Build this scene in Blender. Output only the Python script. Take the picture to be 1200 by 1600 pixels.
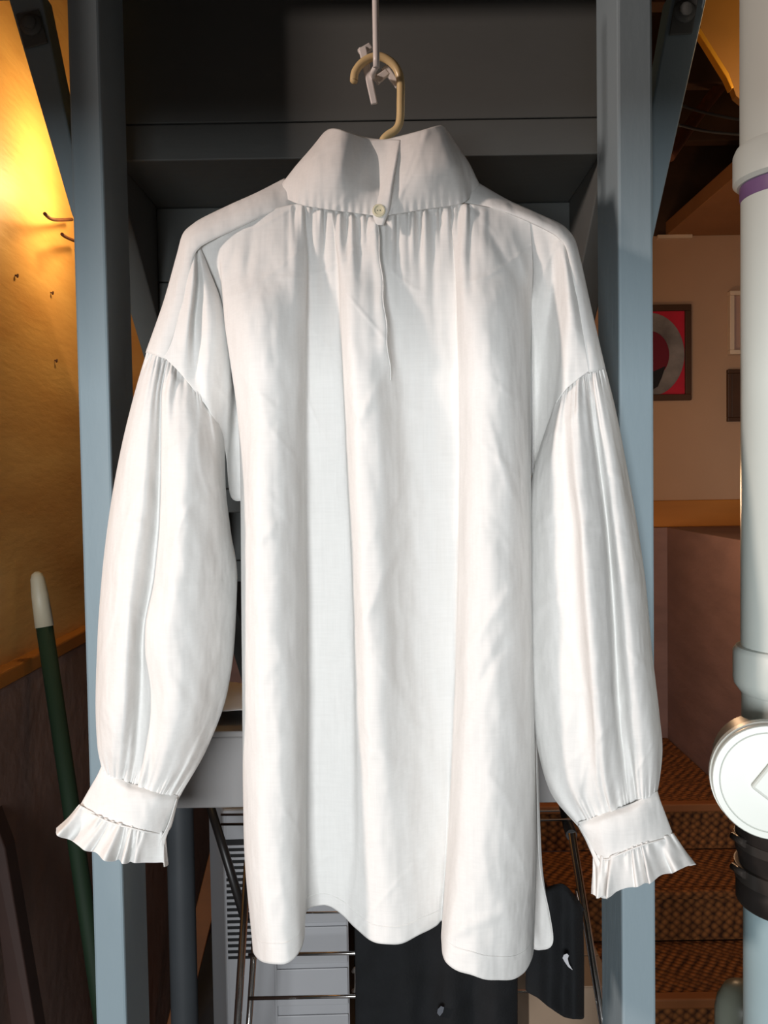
import bpy, math, random
import numpy as np
from mathutils import Vector, Matrix
random.seed(4); rng = np.random.default_rng(4)
for o in list(bpy.data.objects): bpy.data.objects.remove(o)
SC = bpy.context.scene
COL = SC.collection
# ------------------------------------------------------------------ camera
F = 1366.0; PITCH = math.radians(2.2); ROLL = 0.0155
CAM = Vector((0, 0, 1.5))
fwd = Vector((0, math.cos(PITCH), -math.sin(PITCH)))
r0 = Vector((1, 0, 0)); u0 = r0.cross(fwd)
RIGHT = r0*math.cos(ROLL) - u0*math.sin(ROLL)
UP = u0*math.cos(ROLL) + r0*math.sin(ROLL)
cd = bpy.data.cameras.new('camera'); cd.sensor_fit = 'VERTICAL'; cd.sensor_height = 24; cd.lens = 24*F/1600
cd.clip_start = 0.02
cam = bpy.data.objects.new('camera', cd); COL.objects.link(cam)
cam.matrix_world = Matrix(((RIGHT.x, UP.x, -fwd.x, CAM.x), (RIGHT.y, UP.y, -fwd.y, CAM.y), (RIGHT.z, UP.z, -fwd.z, CAM.z), (0, 0, 0, 1)))
SC.camera = cam
# ------------------------------------------------------------------ world, exposure, large lights
w = bpy.data.worlds.new('world'); SC.world = w; w.use_nodes = True
w.node_tree.nodes['Background'].inputs[0].default_value = (0.95, 0.9, 0.86, 1)
w.node_tree.nodes['Background'].inputs[1].default_value = 0.09
SC.view_settings.view_transform = 'Standard'; SC.view_settings.look = 'None'
SC.view_settings.exposure = 0.0; SC.view_settings.gamma = 1.0; SC.view_settings.use_curve_mapping = False
def lamp(name, kind, loc, power, col, target=None, **k):
    l = bpy.data.lights.new(name, kind); l.energy = power; l.color = col
    for a, v in k.items(): setattr(l, a, v)
    o = bpy.data.objects.new(name, l); COL.objects.link(o); o.location = loc
    if target is not None: o.rotation_euler = (Vector(target)-Vector(loc)).to_track_quat('-Z', 'Y').to_euler()
    return o
# daylight from the basement window behind the photographer
lamp('window_daylight', 'AREA', (-0.45, -1.9, 1.20), 82, (0.95, 0.985, 1.0), (-0.05, 1.0, 1.15), shape='RECTANGLE', size=0.9, size_y=0.8)
# warm shop lamp to the left of the photographer
lamp('shop_lamp', 'POINT', (-2.2, -0.25, 2.31), 160, (1.0, 0.80, 0.70), shadow_soft_size=0.11)
# dim warm lamp in the far room on the right
lamp('stairwell_lamp', 'POINT', (0.60, 2.3, 1.45), 6.5, (1.0, 0.62, 0.34), shadow_soft_size=0.05)
lamp('foil_board_fill', 'POINT', (0.86, 1.50, 2.26), 4.2, (1.0, 0.68, 0.34), shadow_soft_size=0.06)  # added unseen fill that brightens the gold foil board

# ------------------------------------------------------------------ helpers
def P(px, py, d):
    v = fwd*F + RIGHT*(px-600) - UP*(py-800)
    return CAM + v*(d/v.y)
def lin(c): return tuple(((x/255)/12.92 if x/255 <= .04045 else ((x/255+.055)/1.055)**2.4) for x in c)
def mat(name, rgb, rough=0.6, metal=0.0, var=0.0, scale=8.0, bump=0.0, bscale=60.0, stretch=(1, 1, 1), rgb2=None, spec=0.4, detail=4.0):
    m = bpy.data.materials.new(name); m.use_nodes = True
    nt = m.node_tree; b = nt.nodes['Principled BSDF']; c = (*lin(rgb), 1)
    b.inputs['Roughness'].default_value = rough; b.inputs['Metallic'].default_value = metal
    b.inputs['Specular IOR Level'].default_value = spec
    b.inputs['Base Color'].default_value = c
    tc = nt.nodes.new('ShaderNodeTexCoord'); mp = nt.nodes.new('ShaderNodeMapping'); mp.inputs['Scale'].default_value = stretch
    nt.links.new(tc.outputs['Object'], mp.inputs['Vector'])
    if var > 0 or rgb2:
        n = nt.nodes.new('ShaderNodeTexNoise'); n.inputs['Scale'].default_value = scale; n.inputs['Detail'].default_value = detail
        nt.links.new(mp.outputs[0], n.inputs['Vector'])
        r = nt.nodes.new('ShaderNodeValToRGB')
        c2 = (*lin(rgb2), 1) if rgb2 else tuple(min(1, x*(1+var)) for x in c[:3])+(1,)
        c1 = c if rgb2 else tuple(x*(1-var) for x in c[:3])+(1,)
        r.color_ramp.elements[0].color = c1; r.color_ramp.elements[1].color = c2
        r.color_ramp.elements[0].position = 0.35; r.color_ramp.elements[1].position = 0.68
        nt.links.new(n.outputs['Fac'], r.inputs[0]); nt.links.new(r.outputs[0], b.inputs['Base Color'])
    if bump > 0:
        n2 = nt.nodes.new('ShaderNodeTexNoise'); n2.inputs['Scale'].default_value = bscale; n2.inputs['Detail'].default_value = 5
        nt.links.new(mp.outputs[0], n2.inputs['Vector'])
        bp = nt.nodes.new('ShaderNodeBump'); bp.inputs['Strength'].default_value = bump; bp.inputs['Distance'].default_value = 0.004
        nt.links.new(n2.outputs['Fac'], bp.inputs['Height']); nt.links.new(bp.outputs[0], b.inputs['Normal'])
    return m
def linen():
    m = bpy.data.materials.new('white_linen'); m.use_nodes = True; nt = m.node_tree
    b = nt.nodes['Principled BSDF']; out = nt.nodes['Material Output']
    b.inputs['Roughness'].default_value = 0.85; b.inputs['Specular IOR Level'].default_value = 0.15
    b.inputs['Sheen Weight'].default_value = 0.05
    tc = nt.nodes.new('ShaderNodeTexCoord')
    def thread(st, sc):
        mp = nt.nodes.new('ShaderNodeMapping'); mp.inputs['Scale'].default_value = st
        n = nt.nodes.new('ShaderNodeTexNoise'); n.inputs['Scale'].default_value = sc; n.inputs['Detail'].default_value = 3
        nt.links.new(tc.outputs['Object'], mp.inputs[0]); nt.links.new(mp.outputs[0], n.inputs['Vector']); return n
    a = thread((1, .5, .04), 520); c = thread((.04, .5, 1), 520)
    ad = nt.nodes.new('ShaderNodeMath'); ad.operation = 'ADD'
    nt.links.new(a.outputs['Fac'], ad.inputs[0]); nt.links.new(c.outputs['Fac'], ad.inputs[1])
    r = nt.nodes.new('ShaderNodeValToRGB')
    r.color_ramp.elements[0].position = .7/2; r.color_ramp.elements[1].position = .62
    r.color_ramp.elements[0].color = (.85, .845, .83, 1); r.color_ramp.elements[1].color = (.90, .895, .88, 1)
    hf = nt.nodes.new('ShaderNodeMath'); hf.operation = 'MULTIPLY'; hf.inputs[1].default_value = .5
    nt.links.new(ad.outputs[0], hf.inputs[0]); nt.links.new(hf.outputs[0], r.inputs[0]); nt.links.new(r.outputs[0], b.inputs['Base Color'])
    wr = nt.nodes.new('ShaderNodeTexNoise'); wr.inputs['Scale'].default_value = 17; wr.inputs['Detail'].default_value = 3
    mpw = nt.nodes.new('ShaderNodeMapping'); mpw.inputs['Scale'].default_value = (1.3, 1, .55)
    nt.links.new(tc.outputs['Object'], mpw.inputs[0]); nt.links.new(mpw.outputs[0], wr.inputs['Vector'])
    b1 = nt.nodes.new('ShaderNodeBump'); b1.inputs['Strength'].default_value = .55; b1.inputs['Distance'].default_value = .012
    nt.links.new(wr.outputs['Fac'], b1.inputs['Height'])
    b2 = nt.nodes.new('ShaderNodeBump'); b2.inputs['Strength'].default_value = .07; b2.inputs['Distance'].default_value = .001
    nt.links.new(hf.outputs[0], b2.inputs['Height']); nt.links.new(b1.outputs[0], b2.inputs['Normal']); nt.links.new(b2.outputs[0], b.inputs['Normal'])
    t = nt.nodes.new('ShaderNodeBsdfTranslucent'); t.inputs[0].default_value = (.86, .85, .82, 1)
    mx = nt.nodes.new('ShaderNodeMixShader'); mx.inputs[0].default_value = .22
    nt.links.new(b.outputs[0], mx.inputs[1]); nt.links.new(t.outputs[0], mx.inputs[2]); nt.links.new(mx.outputs[0], out.inputs[0])
    return m
def emit(name, rgb, s):
    m = bpy.data.materials.new(name); m.use_nodes = True; b = m.node_tree.nodes['Principled BSDF']
    b.inputs['Emission Color'].default_value = (*rgb, 1); b.inputs['Emission Strength'].default_value = s; return m

def tag(o, label=None, cat=None, group=None, kind=None):
    if label: o['label'] = label
    if cat: o['category'] = cat
    if group: o['group'] = group
    if kind: o['kind'] = kind
    return o
ORG = {}
def thing(name, loc, label, cat, group=None):
    o = bpy.data.objects.new(name, None); COL.objects.link(o); o.location = loc; o.empty_display_size = .05
    ORG[o] = Vector(loc); return tag(o, label, cat, group)
def obj(name, V, Fc, m, parent=None, smooth=False, bevel=0, solid=0, sub=0):
    """vertices are world positions; the object's origin is its thing's base (or its own centre)"""
    V = [Vector(v) for v in V]
    if parent is not None: org = ORG[parent]
    else:
        mn = [min(v[i] for v in V) for i in range(3)]; mx = [max(v[i] for v in V) for i in range(3)]
        org = Vector(((mn[0]+mx[0])/2, (mn[1]+mx[1])/2, mn[2]))
    me = bpy.data.meshes.new(name); me.from_pydata([tuple(v-org) for v in V], [], Fc); me.update()
    o = bpy.data.objects.new(name, me); COL.objects.link(o)
    if parent is not None: o.parent = parent
    else: o.location = org
    ORG[o] = org
    if m: me.materials.append(m)
    import bmesh
    bm = bmesh.new(); bm.from_mesh(me); bmesh.ops.recalc_face_normals(bm, faces=bm.faces); bm.to_mesh(me); bm.free()
    if smooth:
        for p in me.polygons: p.use_smooth = True
    if bevel:
        b = o.modifiers.new('bevel', 'BEVEL'); b.width = bevel; b.segments = 2; b.limit_method = 'ANGLE'
    if solid:
        s = o.modifiers.new('solid', 'SOLIDIFY'); s.thickness = solid; s.offset = 0
    if sub:
        s = o.modifiers.new('sub', 'SUBSURF'); s.levels = sub; s.render_levels = sub
    return o
BF = [(0, 1, 2, 3), (4, 7, 6, 5), (0, 4, 5, 1), (1, 5, 6, 2), (2, 6, 7, 3), (3, 7, 4, 0)]
def box(name, x0, x1, y0, y1, z0, z1, m, parent=None, bevel=.002):
    V = [(x0, y0, z0), (x1, y0, z0), (x1, y1, z0), (x0, y1, z0), (x0, y0, z1), (x1, y0, z1), (x1, y1, z1), (x0, y1, z1)]
    return obj(name, V, BF, m, parent, bevel=bevel)
def prism(name, pts, off, m, parent=None, bevel=.002):
    """closed outline pts (3D) pushed along off"""
    n = len(pts); off = Vector(off); V = [Vector(p) for p in pts]+[Vector(p)+off for p in pts]
    Fc = [tuple(range(n)), tuple(range(2*n-1, n-1, -1))]+[(i, (i+1) % n, (i+1) % n+n, i+n) for i in range(n)]
    return obj(name, V, Fc, m, parent, bevel=bevel)
def smooth_path(pts, n=8):
    pts = [Vector(p) for p in pts]; out = []
    for i in range(len(pts)-1):
        p0 = pts[max(i-1, 0)]; p1 = pts[i]; p2 = pts[i+1]; p3 = pts[min(i+2, len(pts)-1)]
        for k in range(n):
            t = k/n; out.append(.5*((2*p1)+(p2-p0)*t+(2*p0-5*p1+4*p2-p3)*t*t+(3*p1-p0-3*p2+p3)*t**3))
    out.append(pts[-1]); return out
def tube(name, pts, rad, m, parent=None, seg=12, smooth=True, flat=None):
    pts = [Vector(p) for p in pts]; n = len(pts)
    R = rad if hasattr(rad, '__len__') else [rad]*n
    V = []; Fc = []; ref = None
    for i, p in enumerate(pts):
        t = (pts[min(i+1, n-1)]-pts[max(i-1, 0)]).normalized()
        if ref is None: ref = t.orthogonal().normalized()
        ref = (ref-t*ref.dot(t)).normalized(); bn = t.cross(ref)
        for k in range(seg):
            a = 2*math.pi*k/seg; V.append(p+(ref*math.cos(a)+bn*math.sin(a))*R[i])
    for i in range(n-1):
        for k in range(seg):
            k2 = (k+1) % seg; Fc.append((i*seg+k, i*seg+k2, (i+1)*seg+k2, (i+1)*seg+k))
    Fc.append(tuple(range(seg-1, -1, -1))); Fc.append(tuple((n-1)*seg+k for k in range(seg)))
    o = obj(name, V, Fc, m, parent, smooth=smooth)
    for p in o.data.polygons:
        if len(p.vertices) > 4: p.use_smooth = False
    return o
def lathe(name, org, axis, prof, m, parent=None, seg=48):
    """prof = [(radius, height along axis)...]; ends closed"""
    axis = Vector(axis).normalized(); a = axis.orthogonal().normalized(); b = axis.cross(a); V = []; Fc = []; n = len(prof)
    for r, h in prof:
        for k in range(seg):
            t = 2*math.pi*k/seg; V.append(Vector(org)+axis*h+(a*math.cos(t)+b*math.sin(t))*r)
    for i in range(n-1):
        for k in range(seg):
            k2 = (k+1) % seg; Fc.append((i*seg+k, i*seg+k2, (i+1)*seg+k2, (i+1)*seg+k))
    Fc.append(tuple(range(seg-1, -1, -1))); Fc.append(tuple((n-1)*seg+k for k in range(seg)))
    o = obj(name, V, Fc, m, parent)
    for p in o.data.polygons:
        if len(p.vertices) == 4: p.use_smooth = True
    o.data.set_sharp_from_angle(angle=math.radians(40))
    return o

# ---- cloth patches: columns of (px, py, depth in mm behind the base distance)
def pchip(K, t):
    """K: (n, c) keys at 0..n-1; t: samples -> (len(t), c)"""
    K = np.asarray(K, float); n = len(K)
    if n == 2: return K[0]+(K[1]-K[0])*t[:, None]
    D = K[1:]-K[:-1]; M = np.zeros_like(K)
    a, b = D[:-1], D[1:]; s = a*b > 0
    with np.errstate(divide='ignore', invalid='ignore'):
        M[1:-1] = np.where(s, 2*a*b/(a+b), 0)
    M[0] = D[0]; M[-1] = D[-1]
    i = np.clip(t.astype(int), 0, n-2); f = (t-i)[:, None]
    h00 = 2*f**3-3*f**2+1; h10 = f**3-2*f**2+f; h01 = -2*f**3+3*f**2; h11 = f**3-f**2
    return h00*K[i]+h10*M[i]+h01*K[i+1]+h11*M[i+1]
def crom(K, t, closed=False):
    K = np.asarray(K, float); n = len(K); i = np.floor(t).astype(int); 
    if not closed: i = np.clip(i, 0, n-2)
    f = (t-i)[:, None, None]
    g = (lambda j: K[j % n]) if closed else (lambda j: K[np.clip(j, 0, n-1)])
    p0, p1, p2, p3 = g(i-1), g(i), g(i+1), g(i+2)
    return .5*(2*p1+(p2-p0)*f+(2*p0-5*p1+4*p2-p3)*f**2+(3*p1-p0-3*p2+p3)*f**3)
LAST = {}
def on_cloth(x, y):
    G = LAST['G']; q = (G[..., 0]-x)**2+(G[..., 1]-y)**2; return float(G[..., 2][np.unravel_index(np.argmin(q), q.shape)])
def patch(name, cols, m, parent, base, nu=120, nv=80, closed=False, disp=None, wrinkle=1.0, solid=.0009):
    tv = np.linspace(0, len(cols[0])-1, nv)
    C = np.array([pchip(c, tv) for c in cols])          # (ncol, nv, 3)
    n = len(cols)
    tu = np.linspace(0, n if closed else n-1, nu, endpoint=not closed)
    G = crom(C, tu, closed)                              # (nu, nv, 3)
    U = (tu/(n if closed else n-1))[:, None]*np.ones((1, nv)); Vv = np.ones((len(tu), 1))*np.linspace(0, 1, nv)[None, :]
    if wrinkle:
        ph = rng.uniform(0, 6.28, 12); wv = np.zeros_like(U)
        X, Y = G[..., 0], G[..., 1]
        for k in range(12):
            fx, fy = rng.normal(0, .035), rng.normal(0, .02); wv += np.sin(fx*X+fy*Y+ph[k])*rng.uniform(.2, 1)
        G[..., 2] += wv*.55*wrinkle
        w2 = np.zeros_like(U); w3 = np.zeros_like(U)
        for k in range(14):
            fx, fy = rng.normal(0, .13), rng.normal(0, .06); w2 += np.sin(fx*X+fy*Y+rng.uniform(0, 6.28)+.8*np.sin(.021*Y+k)+.6*np.sin(.027*X+2*k))*rng.uniform(.3, 1)
        for k in range(5):          # soft pressed creases
            an = rng.uniform(0, 3.14); q = (X*math.cos(an)+Y*math.sin(an)*.7)*rng.uniform(.018, .04)+1.3*np.sin(.013*Y+k)+1.1*np.sin(.017*X+2.3*k)
            w3 += np.exp(-(np.sin(q)/.14)**2)*np.clip(np.sin(.011*Y+.015*X+k*1.9), 0, 1)
        G[..., 2] += (w2*.13-w3*.75)*wrinkle
    if disp is not None:
        dx, dy, dd = disp(U, Vv, G); G[..., 0] += dx; G[..., 1] += dy; G[..., 2] += dd
    LAST['G'] = G
    nu2 = len(tu); V = []
    for a in range(nu2):
        for b in range(nv): V.append(P(G[a, b, 0], G[a, b, 1], base+G[a, b, 2]/1000))
    Fc = []
    for a in range(nu2 if closed else nu2-1):
        a2 = (a+1) % nu2
        for b in range(nv-1): Fc.append((a*nv+b, a2*nv+b, a2*nv+b+1, a*nv+b+1))
    return obj(name, V, Fc, m, parent, smooth=True, solid=solid)
def seam(name, pts, m, parent, base, r=.0007):
    return tube(name, smooth_path([P(x, y, base+d/1000) for x, y, d in pts], 6), r, m, parent, seg=6)

# ------------------------------------------------------------------ materials
GREY = mat('grey_painted_wood', (134, 150, 158), .55, var=.06, scale=5, bump=.12, bscale=90, stretch=(1, 1, .25))
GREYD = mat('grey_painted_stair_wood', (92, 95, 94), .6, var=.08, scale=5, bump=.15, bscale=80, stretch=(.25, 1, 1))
SHELF = mat('pale_grey_painted_board', (138, 136, 136), .6, var=.05, scale=4, bump=.06, bscale=70)
GOLD = mat('yellow_stained_panel', (206, 150, 84), .5, rgb2=(226, 178, 108), scale=5, bump=.25, bscale=45, stretch=(1, .5, 2))
CONC = mat('rough_concrete', (136, 110, 100), .9, var=.14, scale=7, bump=.6, bscale=26)
CONCB = mat('bare_brown_concrete', (138, 108, 102), .85, var=.12, scale=9, bump=.7, bscale=22, stretch=(.5, .5, 1.6))
PLAS = mat('tan_plaster', (176, 140, 112), .85, var=.05, scale=3, bump=.1, bscale=40)
SILL = mat('orange_wood_trim', (176, 112, 46), .5, var=.12, scale=6, stretch=(.2, 1, 2))
DARKW = mat('dark_joist_wood', (62, 40, 26), .8, var=.25, scale=9, bump=.4, bscale=40, stretch=(1, .15, 1))
CEILM = mat('brown_ceiling_board', (150, 104, 66), .8, var=.06)
FLOORM = mat('basement_floor_paint', (96, 92, 90), .6, var=.1, scale=5, bump=.15, bscale=30)
LINEN = linen()
HANG = mat('cream_plastic', (222, 196, 146), .28, spec=.5)
WPL = mat('white_plastic', (236, 232, 230), .3, spec=.5)
PVC = mat('white_pvc', (198, 205, 200), .35, var=.02, scale=6, spec=.5)
PVCB = mat('pale_blue_pvc', (150, 172, 178), .45, var=.05, scale=12)
PRIMER = mat('purple_pipe_primer', (110, 82, 122), .45, var=.15, scale=20)
RUB = mat('black_rubber', (34, 30, 28), .45, var=.2, scale=20)
STEEL = mat('steel_band', (96, 90, 86), .3, metal=.8)
CHROME = mat('chrome', (205, 205, 205), .16, metal=1)
BLKM = mat('black_metal', (26, 24, 24), .4)
COLM = mat('painted_steel_column', (64, 68, 72), .5, var=.1)
GREEN = mat('green_handle', (12, 36, 15), .75, var=.1)
TIPM = mat('ivory_plastic_tip', (164, 156, 136), .5)
BLK = mat('black_knit_cloth', (17, 19, 22), .92, var=.2, scale=30, bump=.3, bscale=300)
MARK = mat('pale_grey_print', (190, 190, 195), .7)
APPL = mat('white_appliance_plastic', (162, 163, 167), .45, var=.02)
APPB = mat('grille_gap_shade', (14, 15, 17), .7)
RUST = mat('rusty_iron', (82, 44, 24), .7, var=.2, scale=60)
CARD = mat('beige_cardboard', (150, 128, 108), .8, var=.05)
FRAMEB = mat('brown_picture_frame', (70, 44, 26), .5, var=.12, scale=14)
FRAMEW = mat('pale_picture_frame', (214, 190, 166), .5)
RED = mat('red_print', (186, 22, 48), .5, var=.1, scale=12)
RINGM = mat('grey_print_ring', (70, 64, 66), .5, rgb2=(150, 142, 138), scale=7)
BLACKP = mat('black_print', (18, 12, 18), .5)
PINKP = mat('dusty_pink_print', (176, 140, 124), .6)
FOIL = mat('gold_foil_lit', (205, 150, 50), .38, metal=.65, var=.1, scale=10)
TUBM = mat('grey_green_plastic', (120, 124, 112), .35)
WOODB = mat('brown_timber', (130, 76, 34), .6, var=.15, scale=10)
def carpet():
    m = mat('brown_woven_carpet', (128, 76, 38), .95); nt = m.node_tree; b = nt.nodes['Principled BSDF']
    tc = nt.nodes.new('ShaderNodeTexCoord'); mp = nt.nodes.new('ShaderNodeMapping'); mp.inputs['Rotation'].default_value = (.6, .6, .785)
    ck = nt.nodes.new('ShaderNodeTexVoronoi'); ck.inputs['Scale'].default_value = 62; ck.inputs['Randomness'].default_value = .25
    nt.links.new(tc.outputs['Object'], mp.inputs[0]); nt.links.new(mp.outputs[0], ck.inputs['Vector'])
    r = nt.nodes.new('ShaderNodeValToRGB'); r.color_ramp.elements[0].color = (*lin((168, 106, 56)), 1); r.color_ramp.elements[1].color = (*lin((62, 34, 18)), 1)
    r.color_ramp.elements[0].position = .15; r.color_ramp.elements[1].position = .75
    nt.links.new(ck.outputs['Distance'], r.inputs[0]); nt.links.new(r.outputs[0], b.inputs['Base Color'])
    bp = nt.nodes.new('ShaderNodeBump'); bp.invert = True; bp.inputs['Strength'].default_value = .9; bp.inputs['Distance'].default_value = .006
    nt.links.new(ck.outputs['Distance'], bp.inputs['Height']); nt.links.new(bp.outputs[0], b.inputs['Normal']); return m
CARPET = carpet()

# ------------------------------------------------------------------ room shell
XL = -0.62; XR = 1.02
def struct(o, label, cat): return tag(o, label, cat, kind='structure')
struct(box('floor', -3.2, 2.4, -2.2, 3.36, -.05, 0, FLOORM, bevel=0), 'grey painted concrete basement floor', 'floor')
LEDGE = 1.5+P(0, 1040, 1.40).z-1.5
struct(box('wall_left', XL-.10, XL, .79, 3.24, LEDGE, 2.75, GOLD, bevel=0), 'golden yellow wooden wall panel lit by a warm bulb', 'wall')
struct(box('wall_left_base', XL-.12, XL+.022, .79, 3.24, 0, LEDGE-.025, CONC, bevel=.004), 'dark brown concrete footing below the golden panel', 'wall')
struct(box('trim_1', XL-.11, XL+.024, .79, 3.24, LEDGE-.025, LEDGE, SILL, bevel=.003), 'narrow orange wood ledge under the golden panel', 'trim')
DB = 3.20
zb0 = P(1100, 822, DB).z; zb1 = P(1100, 781, DB).z; ZC = P(1100, 368, DB).z
struct(box('wall_back', -.74, 2.4, DB, DB+.12, zb1, ZC, PLAS, bevel=0), 'tan plaster wall behind the framed pictures', 'wall')
struct(box('wall_back_upper', -.74, 2.4, DB, DB+.12, ZC, 2.75, DARKW, bevel=0), 'dark rough timber above the tan plaster wall', 'wall')
struct(box('trim_2', -.60, 2.4, DB-.02, DB+.12, zb0, zb1, SILL, bevel=.003), 'orange wood band between plaster and concrete', 'trim')
struct(box('wall_back_base', -.598, 2.4, DB-.05, DB+.12, 0, zb0, CONCB, bevel=.003), 'rough purplish brown concrete lower wall', 'wall')
struct(box('wall_right_base', XR, XR+.5, 1.9, DB-.05, 0, zb0, CONCB, bevel=.004), 'rough concrete return beside the carpeted landing', 'wall')
struct(box('wall_right', 2.3, 2.4, 1.2, DB, 0, 2.75, PLAS, bevel=0), 'plaster side wall far to the right', 'wall')
# ceiling: dark deck, joists, a plastered part on the right and an added light-blocking beam
ce = struct(box('ceiling', -3.2, 2.4, -.6, 3.32, 2.75, 2.8, DARKW, bevel=0), 'dark wooden deck and joists overhead', 'ceiling')
for y in (1.95, 2.35, 2.75): box('joist', -.60, 2.25, y, y+.045, 2.53, 2.75, DARKW, ce, bevel=.003)
ZJ = 2.118
struct(box('ceiling_header', -.60, 2.25, .98, 1.145, ZJ, 2.53, DARKW, bevel=.003), 'dark timber header over the grey posts', 'beam')
struct(box('ceiling_light_block', -.74, 2.3, .10, .16, 1.602, 2.75, DARKW, bevel=.003), 'added unseen beam blocking window light from the upper area', 'beam')  # added out of view to keep daylight off the top
XC = P(1040, 362, DB).x
struct(box('ceiling_soffit', XC, 2.3, 2.0, DB, ZC, ZC+.05, CEILM, bevel=.002), 'brown plastered soffit over the far room', 'ceiling')
struct(box('trim_3', P(1028, 362, DB-.02).x, P(1082, 362, DB-.02).x, DB-.02, DB, ZC-.012, ZC, FRAMEW, bevel=.001), 'short pale moulding strip at the top of the plaster wall', 'trim')
# thin pipe and cables in the dark joist bay
pipe = tube('water_pipe', smooth_path([P(1045, 245, 2.3), P(1090, 180, 2.35), P(1150, 105, 2.4), P(1230, 10, 2.45)], 5), .016, RUST)
tag(pipe, 'thin brown pipe crossing the dark joist bay', 'pipe')
for k, (a, b, c) in enumerate((((1065, 165), (1110, 178), (1180, 190)), ((1060, 195), (1105, 205), (1180, 212)))):
    tag(tube('electric_cable', smooth_path([P(*a, 2.2), P(*b, 2.25), P(*c, 2.3), P(1320, c[1]+10, 2.3)], 5), .0035, COLM), ['upper grey cable strung through the dark joist bay', 'lower grey cable strung through the dark joist bay'][k], 'cable')

# ------------------------------------------------------------------ grey wooden staircase seen from below
D0, RUN, RISE, TH = 1.14, .19, .158, .046
z0 = P(560, 190, D0).z
SXL, SXR = P(190, 300, D0).x-.004, P(935, 300, D0).x+.004
st = thing('wooden_staircase', (0, 2.2, 0), 'grey painted wooden staircase seen from its underside behind the shirt', 'staircase')
NS = 13
for i in range(NS):
    d = D0+RUN*i; z = z0-RISE*i
    if d+RUN+.02 > 3.12: break
    top = ZJ-.001 if i == 0 else z+RISE-TH-.0015
    box('riser', SXL, SXR, d, d+.02, z+.0015, top, GREYD, st, bevel=.0015)
    box('tread', SXL, SXR, d-.001, d+RUN+.02, z-TH, z, GREYD, st, bevel=.002)
for s, x in ((-1, SXL), (1, SXR)):
    zt = z0+.12; n = (z0)/RISE
    pts = [(x, D0+.004, zt), (x, D0+.004, z0-TH-.02), (x, 2.9, z0-TH-.02-(2.9-D0)*RISE/RUN), (x, 2.9, 0), (x, 3.12, 0), (x, 3.12, z0-TH+.16-(3.12-D0)*RISE/RUN), (x, D0+.27, zt+.02)]
    prism('stringer', pts, (s*.038, 0, 0), GREYD, st)

# ------------------------------------------------------------------ posts with knee braces
PD = 1.0
def post(name, pxo_t, pxi_t, side, label, brace_px, plate_px):
    xa, xb = sorted((P(pxo_t, 700, PD).x, P(pxi_t, 700, PD).x))
    t = thing(name, ((xa+xb)/2, PD+.05, 0), label, 'post', 'grey posts carrying the staircase')
    box('post_timber', xa, xb, PD, PD+.098, 0, ZJ-.001, GREY, t, bevel=.003)
    (a, b, c, dd) = brace_px
    bd = PD+.034
    br = prism('brace', [P(*a, bd), P(*b, bd), P(*c, bd), P(*dd, bd)], (0, .038, 0), GREY, t, bevel=.002)
    q = [P(x, y, bd-.0035) for x, y in plate_px]
    pl = prism('washer_plate', q, (0, .0035, 0), GREYD, t, bevel=.001)
    cpt = sum(q, Vector())/4
    lathe('bolt', cpt+Vector((0, .001, .004)), (0, -1, 0), [(.0125, 0), (.0125, .003), (.0105, .005), (.0075, .0055), (.0075, .009), (.004, .0105)], GREYD, t, seg=16)
    return t
post('support_post', 124, 173, -1, 'grey painted post beside the golden wall, with knee brace',
     [(8, -20), (62, -20), (150, 410), (112, 335)], [(24, 22), (60, 14), (74, 66), (38, 76)])
post('support_post', 968, 1022, 1, 'grey painted post beside the white drain pipe, with knee brace',
     [(1052, -20), (1108, -20), (1010, 420), (985, 360)], [(1056, -4), (1092, -4), (1082, 52), (1046, 54)])

# ------------------------------------------------------------------ shelf between the posts
SD = PD+.099
zs = P(380, 1141, SD).z; zsb = P(380, 1262, SD).z; zst = P(380, 1151, SD).z
sh = thing('storage_shelf', (0, SD+.1, zsb), 'pale grey shelf with deep front board fixed between the grey posts', 'shelf')
box('shelf_board', SXL-.03, SXR+.03, SD-.004, SD+.2, zst, zs, SHELF, sh)
box('front_board', SXL-.03, SXR+.03, SD, SD+.02, zsb, zst-.0005, SHELF, sh)
V = []; Fc = []; n = 9
for i in range(n):
    for j in range(n):
        x = -.34+.34*i/(n-1); y = SD+.03+.15*j/(n-1)
        V.append((x, y, zs+.002+abs(math.sin(i*1.3+j*.9))*.02+.030*max(0, math.sin(j*.45))*(.4+.6*math.sin(i*.8)**2)))
for i in range(n-1):
    for j in range(n-1): Fc.append((i*n+j, (i+1)*n+j, (i+1)*n+j+1, i*n+j+1))
tag(obj('cloth', V, Fc, mat('pale_rag', (236, 235, 234), .9), smooth=True, solid=.002, sub=1), 'crumpled pale rag lying on the grey shelf', 'cloth')

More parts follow.
